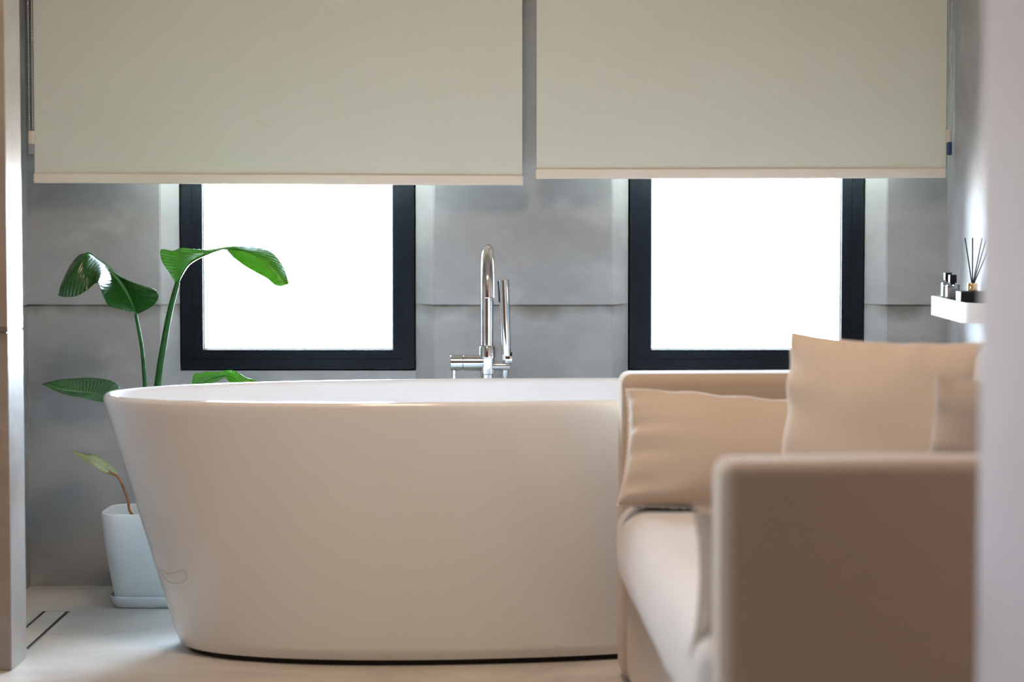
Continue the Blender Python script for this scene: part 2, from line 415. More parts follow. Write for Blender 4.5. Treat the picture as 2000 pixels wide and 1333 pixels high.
obj('pane', box(X0 + .028, X0 + .032, y0 + .05, y1 - .05, z0 + .05, z1 - .05), M['glass'], w)

# added fill lights above the frame: warm discs in made-up opal ceiling fittings
def added_ceiling_fill(x, y, r, power, label, col=(1.0, 0.66, 0.42)):
    t = thing('added_ceiling_fill', label, 'fill_light', (x, y, CEIL))
    obj('housing', lathe(bmesh.new(), [(r, 0), (r, -0.03), (r - .006, -0.032), (r - .006, -0.004)], n=48), M['metal_white'], t, 40)
    obj('diffuser', lathe(bmesh.new(), [(r - .007, -0.003), (r - .007, -0.022)], n=48), M['fill_light'], t, 40)
    l = bpy.data.lights.new('fill_glow', 'AREA'); l.shape = 'DISK'; l.size = 2 * r - .02; l.energy = power; l.color = col
    o = bpy.data.objects.new('fill_glow', l); C.objects.link(o); o.parent = t; o.location = (0, 0, -0.034)
added_ceiling_fill(-0.20, 4.25, 0.28, 27, 'added warm fill light, a round opal disc over the open floor before the bathtub', (1.0, 0.75, 0.53))
added_ceiling_fill(-0.6, 1.2, 0.20, 0.6, 'added smaller warm fill light, a round opal disc behind the near wall corner')

# ------------------------------------------------------------------ bathtub
TB = dict(cx=-0.0858, cy=5.6297, rot=0.1336)
t = thing('bathtub', 'large glossy white freestanding oval bathtub in front of the windows', 'bathtub', (TB['cx'], TB['cy'], 0), TB['rot'])
A1, B1, A0, B0, NN, ZR = 0.8613, 0.3657, 0.6855, 0.3202, 2.2336, 0.5894
rings = []
z_b = 0.012
def S(z, inset=0.0):
    f = z / ZR; a = A0 + (A1 - A0) * f - inset; b = B0 + (B1 - B0) * f - inset
    return superring(0, 0, z, a, b, NN, 0, 160)
rings.append(S(z_b, 0.010)); rings.append(S(z_b + 0.003, 0.002))
for k in range(1, 26): rings.append(S(z_b + 0.006 + (ZR - 0.012 - z_b - 0.006) * k / 25.0))
RW = 0.021                                                        # rim width
for k in range(1, 7):
    a = PI * k / 7 / 1.0
    rr = S(ZR - 0.012, RW / 2 * (1 - math.cos(a)))
    for v in rr: v.z = ZR - 0.012 + 0.012 * math.sin(a)
    rings.append(rr)
depth = [(0.0, RW), (0.04, RW + .002), (0.12, RW + .008), (0.22, RW + .02), (0.32, RW + .035), (0.38, RW + .055), (0.415, RW + .095), (0.43, RW + .15), (0.435, RW + .22)]
for d, ins in depth: rings.append(S(ZR - 0.012 - d, ins))
obj('tub_shell', loft(bmesh.new(), rings), M['acrylic'], t, 180)
obj('plinth', loft(bmesh.new(), [superring(0, 0, 0, A0 - .018, B0 - .018, NN), superring(0, 0, 0.014, A0 - .018, B0 - .018, NN)]), M['plinth'], t)  # near-black base: the shadow line under the tub is put into its colour
obj('drain_cover', lathe(bmesh.new(), [(0.034, 0.142), (0.034, 0.147), (0.030, 0.149)], (0, 0, 0)), M['chrome'], t, 40)
# a thin grey looped line on the front of the tub
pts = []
line_px = [(313, 1113), (318, 1124), (330, 1137), (345, 1140), (358, 1137), (365, 1128), (358, 1114), (340, 1120), (326, 1121), (316, 1114)]
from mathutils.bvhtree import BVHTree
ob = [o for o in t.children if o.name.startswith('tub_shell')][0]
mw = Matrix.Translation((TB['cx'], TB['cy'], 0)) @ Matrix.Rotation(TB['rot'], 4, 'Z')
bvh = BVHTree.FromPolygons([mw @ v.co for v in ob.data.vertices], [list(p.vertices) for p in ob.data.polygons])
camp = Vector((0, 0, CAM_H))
for x, y in line_px:
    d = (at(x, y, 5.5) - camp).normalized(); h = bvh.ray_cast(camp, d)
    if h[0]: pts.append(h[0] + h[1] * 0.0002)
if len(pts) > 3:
    tag(obj('looped_line', tube(bmesh.new(), smooth_path(pts, 5), 0.00045, 6), M['loop_line'], None, 180), 'thin grey looped line on the lower left of the white tub', 'thin_line')

# ------------------------------------------------------------------ tub filler tap behind the tub
FY = 6.175
fx = at(952, 709, FY).x
zb = at(952, 709, FY).z
t = thing('floor_standing_tap', 'tall chrome freestanding bath tap with arched spout behind the tub', 'tap', (fx, FY, 0))
ztop = at(955, 476, 6.05).z - 0.017
R = 0.115
zo = at(955, 580, 5.95).z
path = [(0, 0, zb + .03), (0, 0, ztop - R)]
for k in range(1, 17):
    a = PI * k / 16; path.append((0.0035 * k / 16, -R + R * math.cos(a), ztop - R + R * math.sin(a)))
path.append((0.0035, -2 * R, zo))
obj('riser_and_spout', tube(bmesh.new(), path, 0.0158, 32), M['chrome'], t, 50)
obj('aerator', lathe(bmesh.new(), [(0.012, zo - .0015), (0.0125, zo + .002)], (0.0035, -2 * R, 0)), M['black'], t, 40)
obj('collar', lathe(bmesh.new(), [(0.0185, zb + .012), (0.0205, zb + .014), (0.0205, zb + .040), (0.0185, zb + .043), (0.016, zb + .045)]), M['chrome'], t, 40)
obj('column', lathe(bmesh.new(), [(0.0165, 0.006), (0.0165, zb - .03), (0.0185, zb - .028), (0.0185, zb + .014)]), M['chrome'], t, 40)
obj('floor_flange', lathe(bmesh.new(), [(0.046, 0), (0.046, 0.006), (0.040, 0.010), (0.017, 0.012)], n=48), M['chrome'], t, 40)
def hcyl(x0, x1, r, y=0, z=0, n=32):
    return tube(bmesh.new(), [(x0, y, z), (x0 + (.0012 if x1 > x0 else -.0012), y, z), (x1 - (.0012 if x1 > x0 else -.0012), y, z), (x1, y, z)], [r - .0012, r, r, r - .0012], n)
# mixer cartridge, handle and lever on the left; hand-shower outlet on the right
xl0 = at(880, 709, FY).x - fx; xl1 = at(904, 709, FY).x - fx; xr1 = at(997, 716, FY).x - fx
obj('mixer_body', hcyl(xl1 + .001, -0.01, 0.0205, 0, zb), M['chrome'], t, 40)
hd = obj('handle', hcyl(xl0, xl1, 0.0205, 0, zb), M['chrome'], t, 40)
lv = tube(bmesh.new(), [(xl0 + .009, 0, zb - .015), (xl0 + .009, -.002, zb - .085)], 0.0048, 16)
obj('lever', lv, M['chrome'], hd, 40)
zr = at(980, 716, FY).z
obj('diverter', hcyl(0.01, xr1, 0.0125, 0, zr), M['chrome'], t, 40)
xh = at(987, 716, FY).x - fx
obj('hose_nut', lathe(bmesh.new(), [(0.0085, -.0), (0.0085, -.014), (0.0065, -.018), (0.0065, -.05)], (xh, 0, zr - .010), 24), M['chrome'], t, 40)
hose = smooth_path([(xh, 0, zr - .055), (xh + .01, .005, zr - .2), (xh + .03, .02, .16), (xh + .01, .05, .05), (xh - .04, .04, .04), (-.02, .01, .12)], 10)
obj('hose', tube(bmesh.new(), hose, 0.0062, 12), M['chrome'], t, 180)
# hand shower in its cradle
p0 = at(989.5, 704, FY - .012); p1 = at(983.5, 546, FY - .012)
o3 = Vector((fx, FY, 0)); p0 -= o3; p1 -= o3
ax = (p1 - p0).normalized()
hs = obj('hand_shower', tube(bmesh.new(), [p0, p0 + ax * .0015, p1 - ax * .0012, p1], [.0105, .0118, .0143, .0128], 32), M['chrome'], t, 40)
bm = bmesh.new()
for k in range(16):
    for q in (-1, 1):
        f = 0.97 - 0.24 * k / 15
        c = p0.lerp(p1, f); rad = .0118 + (.0143 - .0118) * f
        ang = math.radians(180 + q * 9 + 20)
        d = Vector((math.cos(ang), math.sin(ang), 0))
        bmesh.ops.create_icosphere(bm, subdivisions=1, radius=0.0021, matrix=Matrix.Translation(c + d * rad))
obj('nozzles', bm, M['nozzle'], hs, 180)
obj('cradle', box(p0.x - .004, p0.x + .0145, p0.y - .013, p0.y + .015, p0.z - .006, p0.z + .012, 0.002), M['chrome'], t, 40)
obj('cradle_clip', box(p0.x + .0115, p0.x + .0145, p0.y - .006, p0.y + .006, p0.z + .002, p0.z + .020, 0.0008), M['black'], t, 40)

# ------------------------------------------------------------------ plant in its pot
pc = Vector((-0.925, 6.148, 0))
t = thing('potted_strelitzia', 'bird-of-paradise plant with glossy paddle leaves in a tapered white pot', 'plant', pc)
PH = 0.243
rings = []
def pr(z, inset=0, n=4.6):
    f = min(1, z / PH); a = 0.081 + 0.035 * (1 - (1 - f) ** 1.35) - inset
    return superring(0, 0, z, a, a, n, 0, 96)
rings = [pr(0.008, .012), pr(0.011, .004), pr(0.018)] + [pr(0.02 + (PH - .024) * k / 14) for k in range(1, 15)] + [pr(PH - .001, .001), pr(PH, .003), pr(PH - .001, .005), pr(PH - .006, .006), pr(PH - .05, .008), pr(PH - .062, .009)]
obj('pot', loft(bmesh.new(), rings), M['ceramic'], t, 60)
obj('soil', loft(bmesh.new(), [pr(PH - .075, .010), pr(PH - .06, .010)]), M['soil'], t)
def sr(z, a): return superring(0, 0, z, a, a, 4.6, 0, 96)
sc = [sr(0, .080), sr(.002, .086), sr(.012, .0925), sr(.024, .0955), sr(.030, .0965), sr(.031, .0955), sr(.030, .0945), sr(.022, .092), sr(.0085, .086)]
obj('saucer', loft(bmesh.new(), sc), M['ceramic'], t, 60)

def leaf(name, rows, mat, parent, th=0.0006, cu=8, cv=6, lab=None):
    """rows: from base to tip, each (left, mid, right) as (px, py, Y)"""
    P = [[at(*q) - pc for q in r] for r in rows]
    cols = [smooth_path([r[i] for r in P], cu) for i in range(3)]
    bm = bmesh.new(); uvl = bm.loops.layers.uv.new('UVMap')
    n = len(cols[0]); grid = []; uvs = {}
    for i in range(n):
        l, m_, r = cols[0][i], cols[1][i], cols[2][i]; row = []
        for j in range(2 * cv + 1):
            s = j / cv - 1
            side = l if s < 0 else r; s_ = abs(s)
            # each half bows a little out of the straight line between midrib and margin
            p = m_.lerp(side, s_)
            w = (side - m_).length
            p = p + Vector((0, 1, 0.25)).normalized() * (-0.10 * w * math.sin(PI * s_))
            p += Vector((0, 0.0022, 0)) * math.sin(i * 1.9 + (3 if s > 0 else 0)) * s_ ** 2
            v = bm.verts.new(p); uvs[v] = (i / (n - 1), (s + 1) / 2); row.append(v)
        grid.append(row)
    for a, b in zip(grid, grid[1:]):
        for j in range(2 * cv):
            f = bm.faces.new((a[j], a[j + 1], b[j + 1], b[j]))
            for lp in f.loops: lp[uvl].uv = uvs[lp.vert]
    bmesh.ops.remove_doubles(bm, verts=bm.verts, dist=1e-6)
    o = obj(name, bm, mat, parent, 180)
    if lab: o['label'] = lab
    md = o.modifiers.new('thickness', 'SOLIDIFY'); md.thickness = th
    md = o.modifiers.new('soft', 'SUBSURF'); md.levels = 1; md.render_levels = 1
    # raised midrib on the leaf's back, follows the fold
    rad = [0.0026 * (1 - 0.8 * i / (n - 1)) for i in range(n)]
    obj('midrib', tube(bmesh.new(), [p + Vector((0, .001, -.001)) for p in cols[1]], rad, 8), M['stem'] if mat is not M['leaf_old'] else M['stem_brown'], o, 180)
    return o
def stem(pts, r0, r1, mat, parent):
    P = smooth_path([p if isinstance(p, Vector) else at(*p) - pc for p in pts], 8); n = len(P)
    return obj('stem', tube(bmesh.new(), P, [r0 + (r1 - r0) * i / (n - 1) for i in range(n)], 14), mat, parent, 180)
Yp = 6.13
soil_z = PH - .062
# upper left leaf: stands up from the base, arches over and hangs to the left
s1 = stem([Vector((.035, .01, soil_z)), (292, 880, Yp), (283, 752, Yp), (277, 680, Yp - .01), (265, 614, Yp - .02)], .0065, .0042, M['stem'], t)
leaf('leaf', [((264, 612, Yp - .02), (267, 614, Yp - .02), (272, 613, Yp - .02)),
              ((236, 605, Yp - .05), (254, 585, Yp - .02), (300, 597, Yp - .06)),
              ((212, 597, Yp - .09), (241, 560, Yp - .02), (310, 578, Yp - .08)),
              ((200, 575, Yp - .11), (226, 540, Yp - .02), (298, 562, Yp - .05)),
              ((190, 553, Yp - .12), (206, 520, Yp - .03), (262, 556, Yp + .01)),
              ((172, 566, Yp - .12), (188, 503, Yp - .05), (214, 520, Yp + .04)),
              ((152, 578, Yp - .12), (170, 493, Yp - .08), (186, 500, Yp + .03)),
              ((134, 581, Yp - .12), (148, 516, Yp - .10), (158, 496, Yp - .02)),
              ((120, 580, Yp - .12), (126, 548, Yp - .11), (136, 520, Yp - .06)),
              ((113, 577, Yp - .12), (115, 572, Yp - .12), (117, 560, Yp - .10))], M['leaf'], t)
# tall leaf crossing the window
stem([Vector((.055, .03, soil_z)), (300, 860, Yp + .03), (308, 752, Yp + .03), (322, 660, Yp + .03), (334, 600, Yp + .03), (347, 552, Yp + .03)], .0102, .0066, M['stem'], t)
leaf('leaf', [((344, 556, Yp + .03), (347, 553, Yp + .03), (350, 552, Yp + .03)),
              ((330, 532, Yp + .00), (355, 535, Yp + .03), (357, 538, Yp + .05)),
              ((318, 515, Yp - .02), (366, 518, Yp + .02), (369, 520, Yp + .06)),
              ((313, 500, Yp - .04), (379, 508, Yp + .01), (382, 510, Yp + .07)),
              ((315, 487, Yp - .05), (393, 501, Yp - .01), (396, 502, Yp + .07)),
              ((337, 490, Yp - .05), (405, 496, Yp - .02), (409, 498, Yp + .06)),
              ((358, 484, Yp - .05), (420, 490, Yp - .03), (424, 496, Yp + .04)),
              ((392, 489, Yp - .05), (438, 486, Yp - .04), (440, 492, Yp + .02)),
              ((452, 481, Yp - .04), (458, 487, Yp - .05), (456, 504, Yp - .01)),
              ((492, 481, Yp - .03), (484, 492, Yp - .06), (476, 519, Yp - .04)),
              ((525, 489, Yp - .03), (510, 506, Yp - .07), (500, 533, Yp - .06)),
              ((545, 506, Yp - .04), (532, 526, Yp - .08), (522, 545, Yp - .08)),
              ((558, 530, Yp - .06), (549, 544, Yp - .09), (536, 557, Yp - .09)),
              ((565, 555, Yp - .08), (557, 557, Yp - .09), (548, 560, Yp - .09))], M['leaf_bright'], t, lab='bright green leaf lit from behind by the window')
# low leaf to the left, seen from beside
stem([Vector((.0, .0, soil_z)), (262, 880, Yp - .02), (240, 812, Yp - .04), (222, 782, Yp - .05)], .005, .0035, M['stem'], t)
leaf('leaf', [((223, 788, Yp - .05), (222, 783, Yp - .05), (221, 780, Yp - .05)),
              ((200, 786, Yp - .07), (212, 775, Yp - .05), (234, 764, Yp - .01)),
              ((178, 782, Yp - .09), (190, 769, Yp - .05), (230, 752, Yp + .01)),
              ((158, 777, Yp - .10), (168, 767, Yp - .06), (212, 742, Yp + .02)),
              ((135, 773, Yp - .11), (145, 765, Yp - .07), (180, 738, Yp + .01)),
              ((112, 766, Yp - .11), (120, 761, Yp - .09), (148, 739, Yp - .02)),
              ((96, 758, Yp - .11), (100, 755, Yp - .10), (115, 742, Yp - .06)),
              ((82, 751, Yp - .11), (83, 750, Yp - .11), (84, 749, Yp - .10))], M['leaf'], t)
# leaf peeping over the tub's far rim, stretching right
stem([Vector((.075, .02, soil_z)), (330, 900, Yp + .04), (352, 800, Yp + .03), (372, 765, Yp + .02)], .006, .004, M['stem'], t)
leaf('leaf', [((368, 768, Yp), (372, 765, Yp), (376, 770, Yp)),
              ((374, 748, Yp - .03), (384, 756, Yp + .01), (388, 762, Yp + .05)),
              ((379, 731, Yp - .05), (398, 746, Yp + .01), (402, 757, Yp + .06)),
              ((391, 730, Yp - .05), (412, 739, Yp + .01), (416, 751, Yp + .06)),
              ((405, 726, Yp - .04), (424, 736, Yp), (428, 744, Yp + .05)),
              ((425, 727, Yp - .03), (432, 735, Yp), (441, 739, Yp + .03)),
              ((448, 723, Yp - .02), (446, 734, Yp - .01), (448, 748, Yp + .01)),
              ((464, 727, Yp - .02), (462, 740, Yp - .02), (458, 756, Yp - .01)),
              ((480, 737, Yp - .02), (480, 750, Yp - .03), (474, 768, Yp - .02)),
              ((505, 745, Yp - .03), (500, 760, Yp - .03), (494, 776, Yp - .03)),
              ((520, 760, Yp - .04), (518, 772, Yp - .04), (512, 782, Yp - .04))], M['leaf_bright'], t)
# small yellowing leaf low on the pot
stem([Vector((.02, -.02, soil_z)), (258, 1005, Yp - .03), (250, 978, Yp - .04), (240, 950, Yp - .05), (229, 930, Yp - .06), (212, 922, Yp - .065)], .0038, .0028, M['stem_brown'], t)['label'] = 'reddish brown stem of the dying leaf'
leaf('leaf', [((224, 931, Yp - .06), (228, 930, Yp - .06), (231, 929, Yp - .05)),
              ((206, 925, Yp - .08), (215, 921, Yp - .06), (230, 921, Yp - .03)),
              ((190, 916, Yp - .09), (200, 911, Yp - .06), (217, 908, Yp - .02)),
              ((175, 906, Yp - .09), (184, 901, Yp - .07), (202, 897, Yp - .03)),
              ((162, 898, Yp - .09), (168, 894, Yp - .08), (187, 888, Yp - .04)),
              ((150, 889, Yp - .09), (155, 887, Yp - .08), (165, 887, Yp - .06)),
              ((138, 881, Yp - .09), (139, 881, Yp - .09), (140, 881, Yp - .09))], M['leaf_old'], t, cu=5, lab='small yellow-green leaf with brown patches')

# ------------------------------------------------------------------ linear floor drain
t = thing('floor_drain', 'long linear floor drain with two black slots beside the left wall', 'drain', (-1.142, 5.76, 0))
obj('cover_plate', box(-.0255, .0235, -.255, .255, -.002, .0012, .0005, 1), M['floor'], t)
for x, w_ in ((-.0310, .0055), (.0270, .0080)):
    obj('slot', box(x - w_ / 2 - .001, x + w_ / 2, -.255, .255, -.002, .0008), M['plinth'], t)
bm = bmesh.new(); add_box(bm, -.0355, -.0335, -.257, .257, -.002, .0014); add_box(bm, .0308, .0325, -.257, .257, -.002, .0014)
add_box(bm, -.0355, .0325, -.2575, -.255, -.002, .0014); add_box(bm, -.0355, .0325, .255, .2570, -.002, .0014)
obj('steel_edge', bm, M['brushed'], t)

# ------------------------------------------------------------------ roller blinds
BY = YB - 0.10
def blind(x0, x1, zl, zr_, bx0, bx1, chain_px, chain_bottom, label, right):
    cx = (x0 + x1) / 2
    t = thing('roller_blind', label, 'blind', (cx, BY, 2.40), 0)
    tilt = (zr_ - zl) / (x1 - x0)
    def zz(x): return zl + (x - x0) * tilt - 2.40
    bm = bmesh.new()
    v = []
    for y in (-.0005, .0005):
        v.append([bm.verts.new(p) for p in ((x0 - cx, y, zz(x0)), (x1 - cx, y, zz(x1)), (x1 - cx, y, 0), (x0 - cx, y, 0))])
    bm.faces.new(v[0]); bm.faces.new(v[1][::-1])
    for i in range(4): bm.faces.new((v[0][i], v[0][(i + 1) % 4], v[1][(i + 1) % 4], v[1][i]))
    obj('fabric', bm, M['blind'], t)
    # bottom rail, a flattened tube
    h = 0.0265; bm = bmesh.new(); add_box(bm, -(bx1 - bx0) / 2, (bx1 - bx0) / 2, -.008, .008, -h / 2, h / 2, .004, 4)
    o = obj('bottom_rail', bm, M['rail'], t, 40); bc = (bx0 + bx1) / 2
    o.location = (bc - cx, 0, zz(bc) - h / 2 + .001); o.rotation_euler = (0, -math.atan(tilt), 0)
    obj('roller_tube', tube(bmesh.new(), [(x0 - cx, 0, .025), (x1 - cx, 0, .025)], .025, 24), M['cream'], t, 40)
    s = 1 if right else -1
    ex = (x1 - cx) if right else (x0 - cx)
    c0, c1 = [at(p, 200, BY - .005).x - cx for p in chain_px]
    bxs = sorted((ex, (c0 + c1) / 2 + s * .006))
    obj('bracket', box(bxs[0], bxs[1], -.035, .03, -.01, .10, .003), M['cream'], t, 40)
    zb_ = at(chain_px[0], chain_bottom, BY).z - 2.40
    bm = bmesh.new()
    for c in (c0, c1):
        z = zb_ + .006
        while z < -.012:
            bmesh.ops.create_icosphere(bm, subdivisions=1, radius=0.0021, matrix=Matrix.Translation((c, -.005, z))); z += .0056
        tube(bm, [(c, -.005, zb_), (c, -.005, -.01)], .0006, 5)
    obj('bead_chain', bm, M['cord'], t, 180)
    return t, (c0 + c1) / 2, zb_, cx
LB = at(68, 340, BY).x; LE = at(1020, 340, BY).x
t, cx_, zb_, bcx = blind(LB, LE, at(68, 339, BY).z, at(1020, 343.5, BY).z, at(66, 350, BY).x, at(1022, 350, BY).x, (56.5, 63.5), 256,
     'left sage grey roller blind, the wider one hanging slightly lower', False)
cn = obj('chain_connector', box(cx_ - .008, cx_ + .0085, -.010, .000, zb_ - .036, zb_ + .001, .004, 3), M['cream'], t, 40)
obj('clear_hook', box(cx_ - .0085, cx_ + .0085, -.012, .002, zb_ - .062, zb_ - .034, .004, 3), M['clear_plastic'], t, 40)
# short pinkish streak on the left blind's fabric
a, b = at(501, 236, BY - .0012), at(529, 249, BY - .0012); o_ = Vector((bcx, BY, 2.40))
M['streak'] = base_mat('pink_streak', (0.62, 0.46, 0.40), 0.8)
obj('streak_mark', tube(bmesh.new(), smooth_path([a - o_, a.lerp(b, .5) - o_ + Vector((0, 0, -.0008)), b - o_], 4), [.0004] * 4 + [.0011] * 1 + [.0004] * 4, 6), M['streak'], t, 180)['label'] = 'short pinkish streak'
RB = at(1048, 340, BY).x; RE = at(1847, 340, BY).x
t, cx_, zb_, bcx = blind(RB, RE, at(1048, 331, BY).z, at(1847, 329, BY).z, at(1046, 340, BY).x, at(1847.5, 340, BY).x, (1851.2, 1857.2), 254,
     'right sage grey roller blind over the window behind the sofa', True)
obj('chain_connector', box(cx_ - .007, cx_ + .006, -.010, .000, zb_ - .034, zb_ + .001, .004, 3), M['cream'], t, 40)
obj('blue_hook', box(cx_ - .0055, cx_ + .0075, -.011, .001, zb_ - .066, zb_ - .030, .004, 3), M['blue_plastic'], t, 40)

# ------------------------------------------------------------------ wall shelf with its things
SY1, SX = 6.05, XR - 0.106
z_top = at(1820, 578, SY1).z; z_bot = at(1820, 615, SY1).z
def shelf_plan(inset, k=10):
    x0 = SX + inset; y1 = SY1 - inset; y0 = 5.56 + inset; r = 0.10 - inset
    pts = [(XR, y1), (x0, y1)]
    for i in range(k + 1):
        a = PI + (PI / 2) * i / k; pts.append((x0 + r + r * math.cos(a), y0 + r + r * math.sin(a)))
    pts.append((XR, y0)); return pts
t = thing('wall_shelf', 'white metal tray shelf with rounded end on the right wall', 'shelf', (XR, 5.8, z_bot))
o3 = Vector((XR, 5.8, z_bot))
bm = bmesh.new(); add_prism(bm, [(x - o3.x, y - o3.y) for x, y in shelf_plan(0.001)], 0, 0.003)
obj('shelf_base', bm, M['metal_white'], t)
bm = bmesh.new(); P0 = shelf_plan(0); P1 = shelf_plan(0.0025)
rr = [[Vector((x - o3.x, y - o3.y, z)) for x, y in P] for P, z in ((P0, 0), (P0, z_top - z_bot), (P1, z_top - z_bot), (P1, 0))]
vr = [[bm.verts.new(p) for p in r] for r in rr]; n = len(P0)
for q in range(4):
    for i in range(n - 1): bm.faces.new((vr[q][i], vr[q][i + 1], vr[(q + 1) % 4][i + 1], vr[(q + 1) % 4][i]))
bm.faces.new([vr[q][0] for q in range(4)]); bm.faces.new([vr[q][-1] for q in range(4)])
obj('raised_rim', bm, M['metal_white'], t, 30)
zs = z_bot + .003

def mini_bottle(x, y, top_y, body_y, label):
    zt = at(1000, top_y, y).z - zs; zbdy = at(1000, body_y, y).z - zs
    t = thing('toiletry_bottle', label, 'bottle', (x, y, zs), 0.12, 'mini bottles on the wall shelf')
    h = 0.016
    obj('bottle_body', box(-h, h, -h * .9, h * .9, 0, zbdy, .003, 3), M['bottle_glass'], t, 40)
    obj('liquid', box(-h + .0025, h - .0025, -h * .9 + .0025, h * .9 - .0025, .002, zbdy - .009, .002, 2), M['liquid'], t, 40)
    obj('neck', lathe(bmesh.new(), [(.006, zbdy - .001), (.006, zbdy + .005)], n=20), M['black'], t, 40)
    obj('cap', box(-.0085, .0085, -.0085, .0085, zbdy + .004, zt, .0012, 2), M['black'], t, 40)
    bm = bmesh.new()
    for k, (px_, pz_, w) in enumerate(((-.006, .55, .0012), (.000, .47, .0006), (-.005, .35, .0008), (-.001, .28, .0005))):
        add_box(bm, px_ - w, px_ + w, -h * .9 - .0002, -h * .9 + .0004, zbdy * pz_ - w, zbdy * pz_ + w * 1.5)
    obj('printed_mark', bm, M['black'], t)
mini_bottle(1.0865, 6.028, 533, 551, 'small clear bottle with black square cap, further from the reed diffuser')
mini_bottle(1.0900, 5.983, 537, 556, 'small clear bottle with black square cap, next to the reed diffuser')
dy = 5.83; dx = 1.1105
t = thing('reed_diffuser', 'square black reed diffuser with gold collar and dark reeds on the shelf', 'diffuser', (dx, dy, zs))
zt = at(1899, 569, dy).z - zs; zc = at(1899, 553, dy).z - zs
obj('jar', box(-.034, .034, -.034, .034, 0, zt, .003, 3), M['black'], t, 40)
obj('collar', lathe(bmesh.new(), [(.0120, zt - .001), (.0125, zt + .001), (.0125, zc - .001), (.0118, zc), (.008, zc), (.008, zc - .006)], n=32), M['gold'], t, 40)
base = Vector((0, 0, zt + .004))
for (px_, py_, yy) in ((1884.5, 465, .01), (1899.5, 465, -.02), (1918, 465, .02), (1933, 480, -.012), (1925, 470, -.03)):
    tip = at(px_, py_, dy + yy) - Vector((dx, dy, zs))
    d = (tip - base); s = base + Vector((d.x, d.y, 0)) * -0.06
    obj('reed', tube(bmesh.new(), [s, tip], .0016, 8), M['black'], t, 180)

# ------------------------------------------------------------------ sofa
ARM_Z = 0.662
def onplane(px, py, Z):
    v = (py - 666.5) / FPX; c, s = math.cos(PITCH), math.sin(PITCH); H = CAM_H - Z
    Y = H * (c - v * s) / (v * c + s); return at(px, py, Y)
pn = onplane(1411, 906, ARM_Z); pf = onplane(1206, 724, ARM_Z)
d = Vector((pf.x - pn.x, pf.y - pn.y)); LEN = d.length; ang = math.atan2(d.y, d.x) - PI / 2
t = thing('sofa', 'beige linen two-seat sofa with slab arms in front of the tub', 'sofa', (pn.x, pn.y, 0), ang)
SOFA = t; DEP = 0.83; AT = 0.13; SEAT_Z = 0.391
def puffy(x0, x1, y0, y1, z0, z1, r, seg=5, cuts=10, puff=(0, 0, 0), wob=0.0, seed=0.0):
    bm = bmesh.new(); add_box(bm, x0, x1, y0, y1, z0, z1)
    bmesh.ops.bevel(bm, geom=bm.edges[:], offset=r, segments=seg, profile=0.5, affect='EDGES')
    for axis, a, b in (('x', x0, x1), ('y', y0, y1), ('z', z0, z1)):
        for k in range(1, cuts):
            p = a + (b - a) * k / cuts
            co = {'x': (p, 0, 0), 'y': (0, p, 0), 'z': (0, 0, p)}[axis]; no = {'x': (1, 0, 0), 'y': (0, 1, 0), 'z': (0, 0, 1)}[axis]
            bmesh.ops.bisect_plane(bm, geom=bm.verts[:] + bm.edges[:] + bm.faces[:], plane_co=co, plane_no=no)
    cx, cy, cz = (x0 + x1) / 2, (y0 + y1) / 2, (z0 + z1) / 2
    for v in bm.verts:
        u = (v.co.x - cx) / ((x1 - x0) / 2); w = (v.co.y - cy) / ((y1 - y0) / 2); q = (v.co.z - cz) / ((z1 - z0) / 2)
        c2 = lambda s: max(0, 1 - s * s)
        v.co.x += math.copysign(puff[0], u) * abs(u) ** 3 * c2(w) ** .5 * c2(q); v.co.y += math.copysign(puff[1], w) * abs(w) ** 3 * c2(u) * c2(q)
        v.co.z += (puff[2] * c2(u) ** .7 * c2(w) ** .7) * q
        if wob:
            nz = noise.noise_vector(Vector((v.co.x * 6 + seed, v.co.y * 6, v.co.z * 6))) * wob; v.co += nz
    return bm
arm = lambda y0, y1: puffy(0, DEP - .02, y0, y1, .012, ARM_Z, .022, 5, 6, (0, .004, .002), .0015, y0)
obj('arm', arm(0, AT), M['sofa'], t, 180)
obj('arm', arm(LEN - AT, LEN), M['sofa'], t, 180)
obj('base', puffy(.012, DEP - .03, AT - .01, LEN - AT + .01, .012, .235, .018, 4, 6, (.004, 0, 0), .002), M['sofa'], t, 180)
obj('backrest', puffy(DEP - .15, DEP, .004, LEN - .004, .012, ARM_Z, .028, 5, 6, (.0, 0, .002), .0015), M['sofa'], t, 180)
obj('seat_cushion', puffy(-.008, DEP - .155, AT + .004, LEN - AT - .004, .228, SEAT_Z, .045, 6, 14, (.020, .0, .012), .005, 3.0), M['seat'], t, 180)['label'] = 'pale seat cushion'
for x in (.06, DEP - .08):
    for y in (.06, LEN - .06):
        obj('foot', lathe(bmesh.new(), [(.020, 0), (.022, .014)], (x, y, 0), 20), M['black'], t)

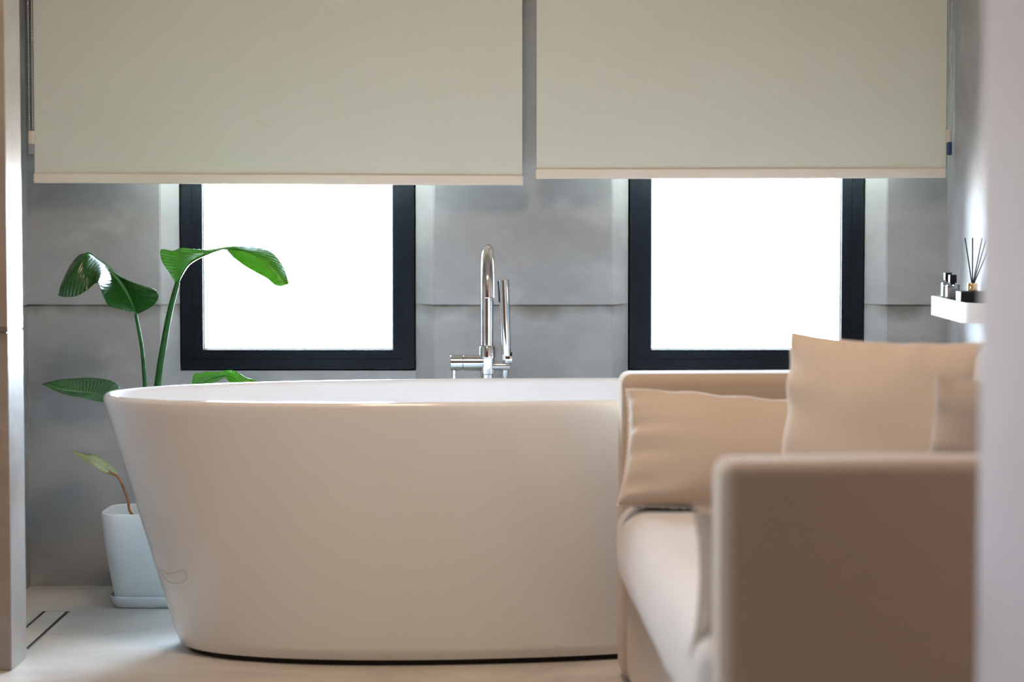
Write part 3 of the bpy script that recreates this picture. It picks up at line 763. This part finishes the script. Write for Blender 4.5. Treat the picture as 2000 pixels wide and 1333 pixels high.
# throw pillows: things of their own lying on the sofa
def cushion(name, label, c, right, up, w, h, th, mat, seam=True, sag=0.0, frill=0.0, seed=0, ear=0.05, prof=.62):
    right = Vector(right).normalized(); up = Vector(up); up = (up - right * up.dot(right)).normalized(); nrm = right.cross(up).normalized()
    rt = thing(name, label, 'cushion', c, 0, 'loose linen cushions on the sofa')
    B = Matrix((right, up, nrm)).transposed()
    n = 44
    def edge(u, v):
        x = u * w / 2 * (1 - ear * (1 - abs(v) ** 2.2)); y = v * h / 2 * (1 - ear * (1 - abs(u) ** 2.2))
        return x, y - sag * (1 - u * u) * (0.5 + 0.5 * v)
    bm = bmesh.new(); g = {}
    for side in (-1, 1):
        for i in range(n + 1):
            for j in range(n + 1):
                u = math.sin((2 * i / n - 1) * PI / 2); v = math.sin((2 * j / n - 1) * PI / 2)
                onb = i in (0, n) or j in (0, n)
                if onb and (0, i, j) in g: g[(side, i, j)] = g[(0, i, j)]; continue
                x, y = edge(u, v)
                e = max(0, (1 - u * u)) ** .5 * max(0, (1 - v * v)) ** .5
                z = th / 2 * e ** prof
                # pinch creases running in from the seams and soft dents
                cr = math.exp(-(1 - abs(u)) * 5) * math.sin(v * 15 + seed + 3 * u * v) * .017 * (0.4 + noise.noise(Vector((v * 3, seed, 0)))) + math.exp(-(1 - abs(v)) * 6) * math.sin(u * 13 + seed * 2 + 2 * u * v) * .017 * (0.4 + noise.noise(Vector((u * 3, seed, 5))))
                cr += noise.noise(Vector((x * 7 + seed, y * 7, side * 3))) * .022 * e
                z = side * max(0.0, z + cr * min(1, e * 4)) if not onb else 0
                vert = bm.verts.new(B @ Vector((x, y, z)))
                g[(side, i, j)] = vert
                if onb: g[(0, i, j)] = vert
    for side in (-1, 1):
        for i in range(n):
            for j in range(n):
                try: bm.faces.new((g[(side, i, j)], g[(side, i + 1, j)], g[(side, i + 1, j + 1)], g[(side, i, j + 1)]))
                except ValueError: pass
    obj('cover', bm, mat, rt, 180)
    if seam:
        pts = []
        K = 60
        for s in range(4):
            for k in range(K):
                a = -1 + 2 * k / K
                u, v = ((a, -1), (1, a), (-a, 1), (-1, -a))[s]
                x, y = edge(u, v)
                o = (0.002 + frill * (0.5 + 0.5 * math.sin(k * 2.4 + random.random() * .9)))
                L_ = math.hypot(u, v)
                pts.append((x, y, x + (u if abs(u) == 1 else 0) * o, y + (v if abs(v) == 1 else 0) * o))
        bm = bmesh.new(); rings = []
        hth = .0014
        for i in range(len(pts)):
            x, y, X, Y = pts[i]
            xi, yi = x * .99, y * .99
            z = frill * .5 * math.sin(i * 1.7)
            rings.append([bm.verts.new(B @ Vector(p)) for p in ((xi, yi, -hth), (X, Y, z - hth), (X, Y, z + hth), (xi, yi, hth))])
        for a, b in zip(rings, rings[1:] + rings[:1]):
            for q in range(4): bm.faces.new((a[q], a[(q + 1) % 4], b[(q + 1) % 4], b[q]))
        obj('seam_edge', bm, M['seam'] if frill else mat, rt, 60)
    return rt
cz, sz = math.cos(ang), math.sin(ang)
def sl(x, y, z): return Vector((pn.x + x * cz - y * sz, pn.y + x * sz + y * cz, z))
yf = LEN - AT
cushion('throw_pillow', 'wide low sand cushion leaning on the far sofa arm next to the tub', sl(.240, yf - .142, .503), (1, -.05, -.075), (0.02, .45, 1), .50, .25, .20, M['pillow'], frill=.003, seed=1.0)
cushion('throw_pillow', 'big square sand cushion standing in the middle of the sofa', at(1746, 866, 4.42), (.84, -.52, 0.0), (.27, .10, 1), .455, .40, .20, M['pillow'], seed=2.3, ear=.085)
cushion('throw_pillow', 'pale cushion against the sofa backrest, mostly hidden by the near wall', sl(.578, .77, .588), (.10, -1, 0), (.20, 0, 1), .33, .40, .15, M['seat'], seed=4.1)
cushion('throw_pillow', 'taupe cushion with a pale seam beside the near wall edge', at(2030, 935, 3.95), (.93, -.30, -.10), (.10, .15, 1), .38, .30, .15, M['pillow_grey'], frill=.001, seed=5.2)
cushion('throw_pillow', 'low sand cushion poking out past the near sofa arm', sl(.245, AT + .09, .462), (1, .02, 0), (0.0, -.22, 1), .52, .235, .12, M['pillow'], frill=.004, seed=6.6)
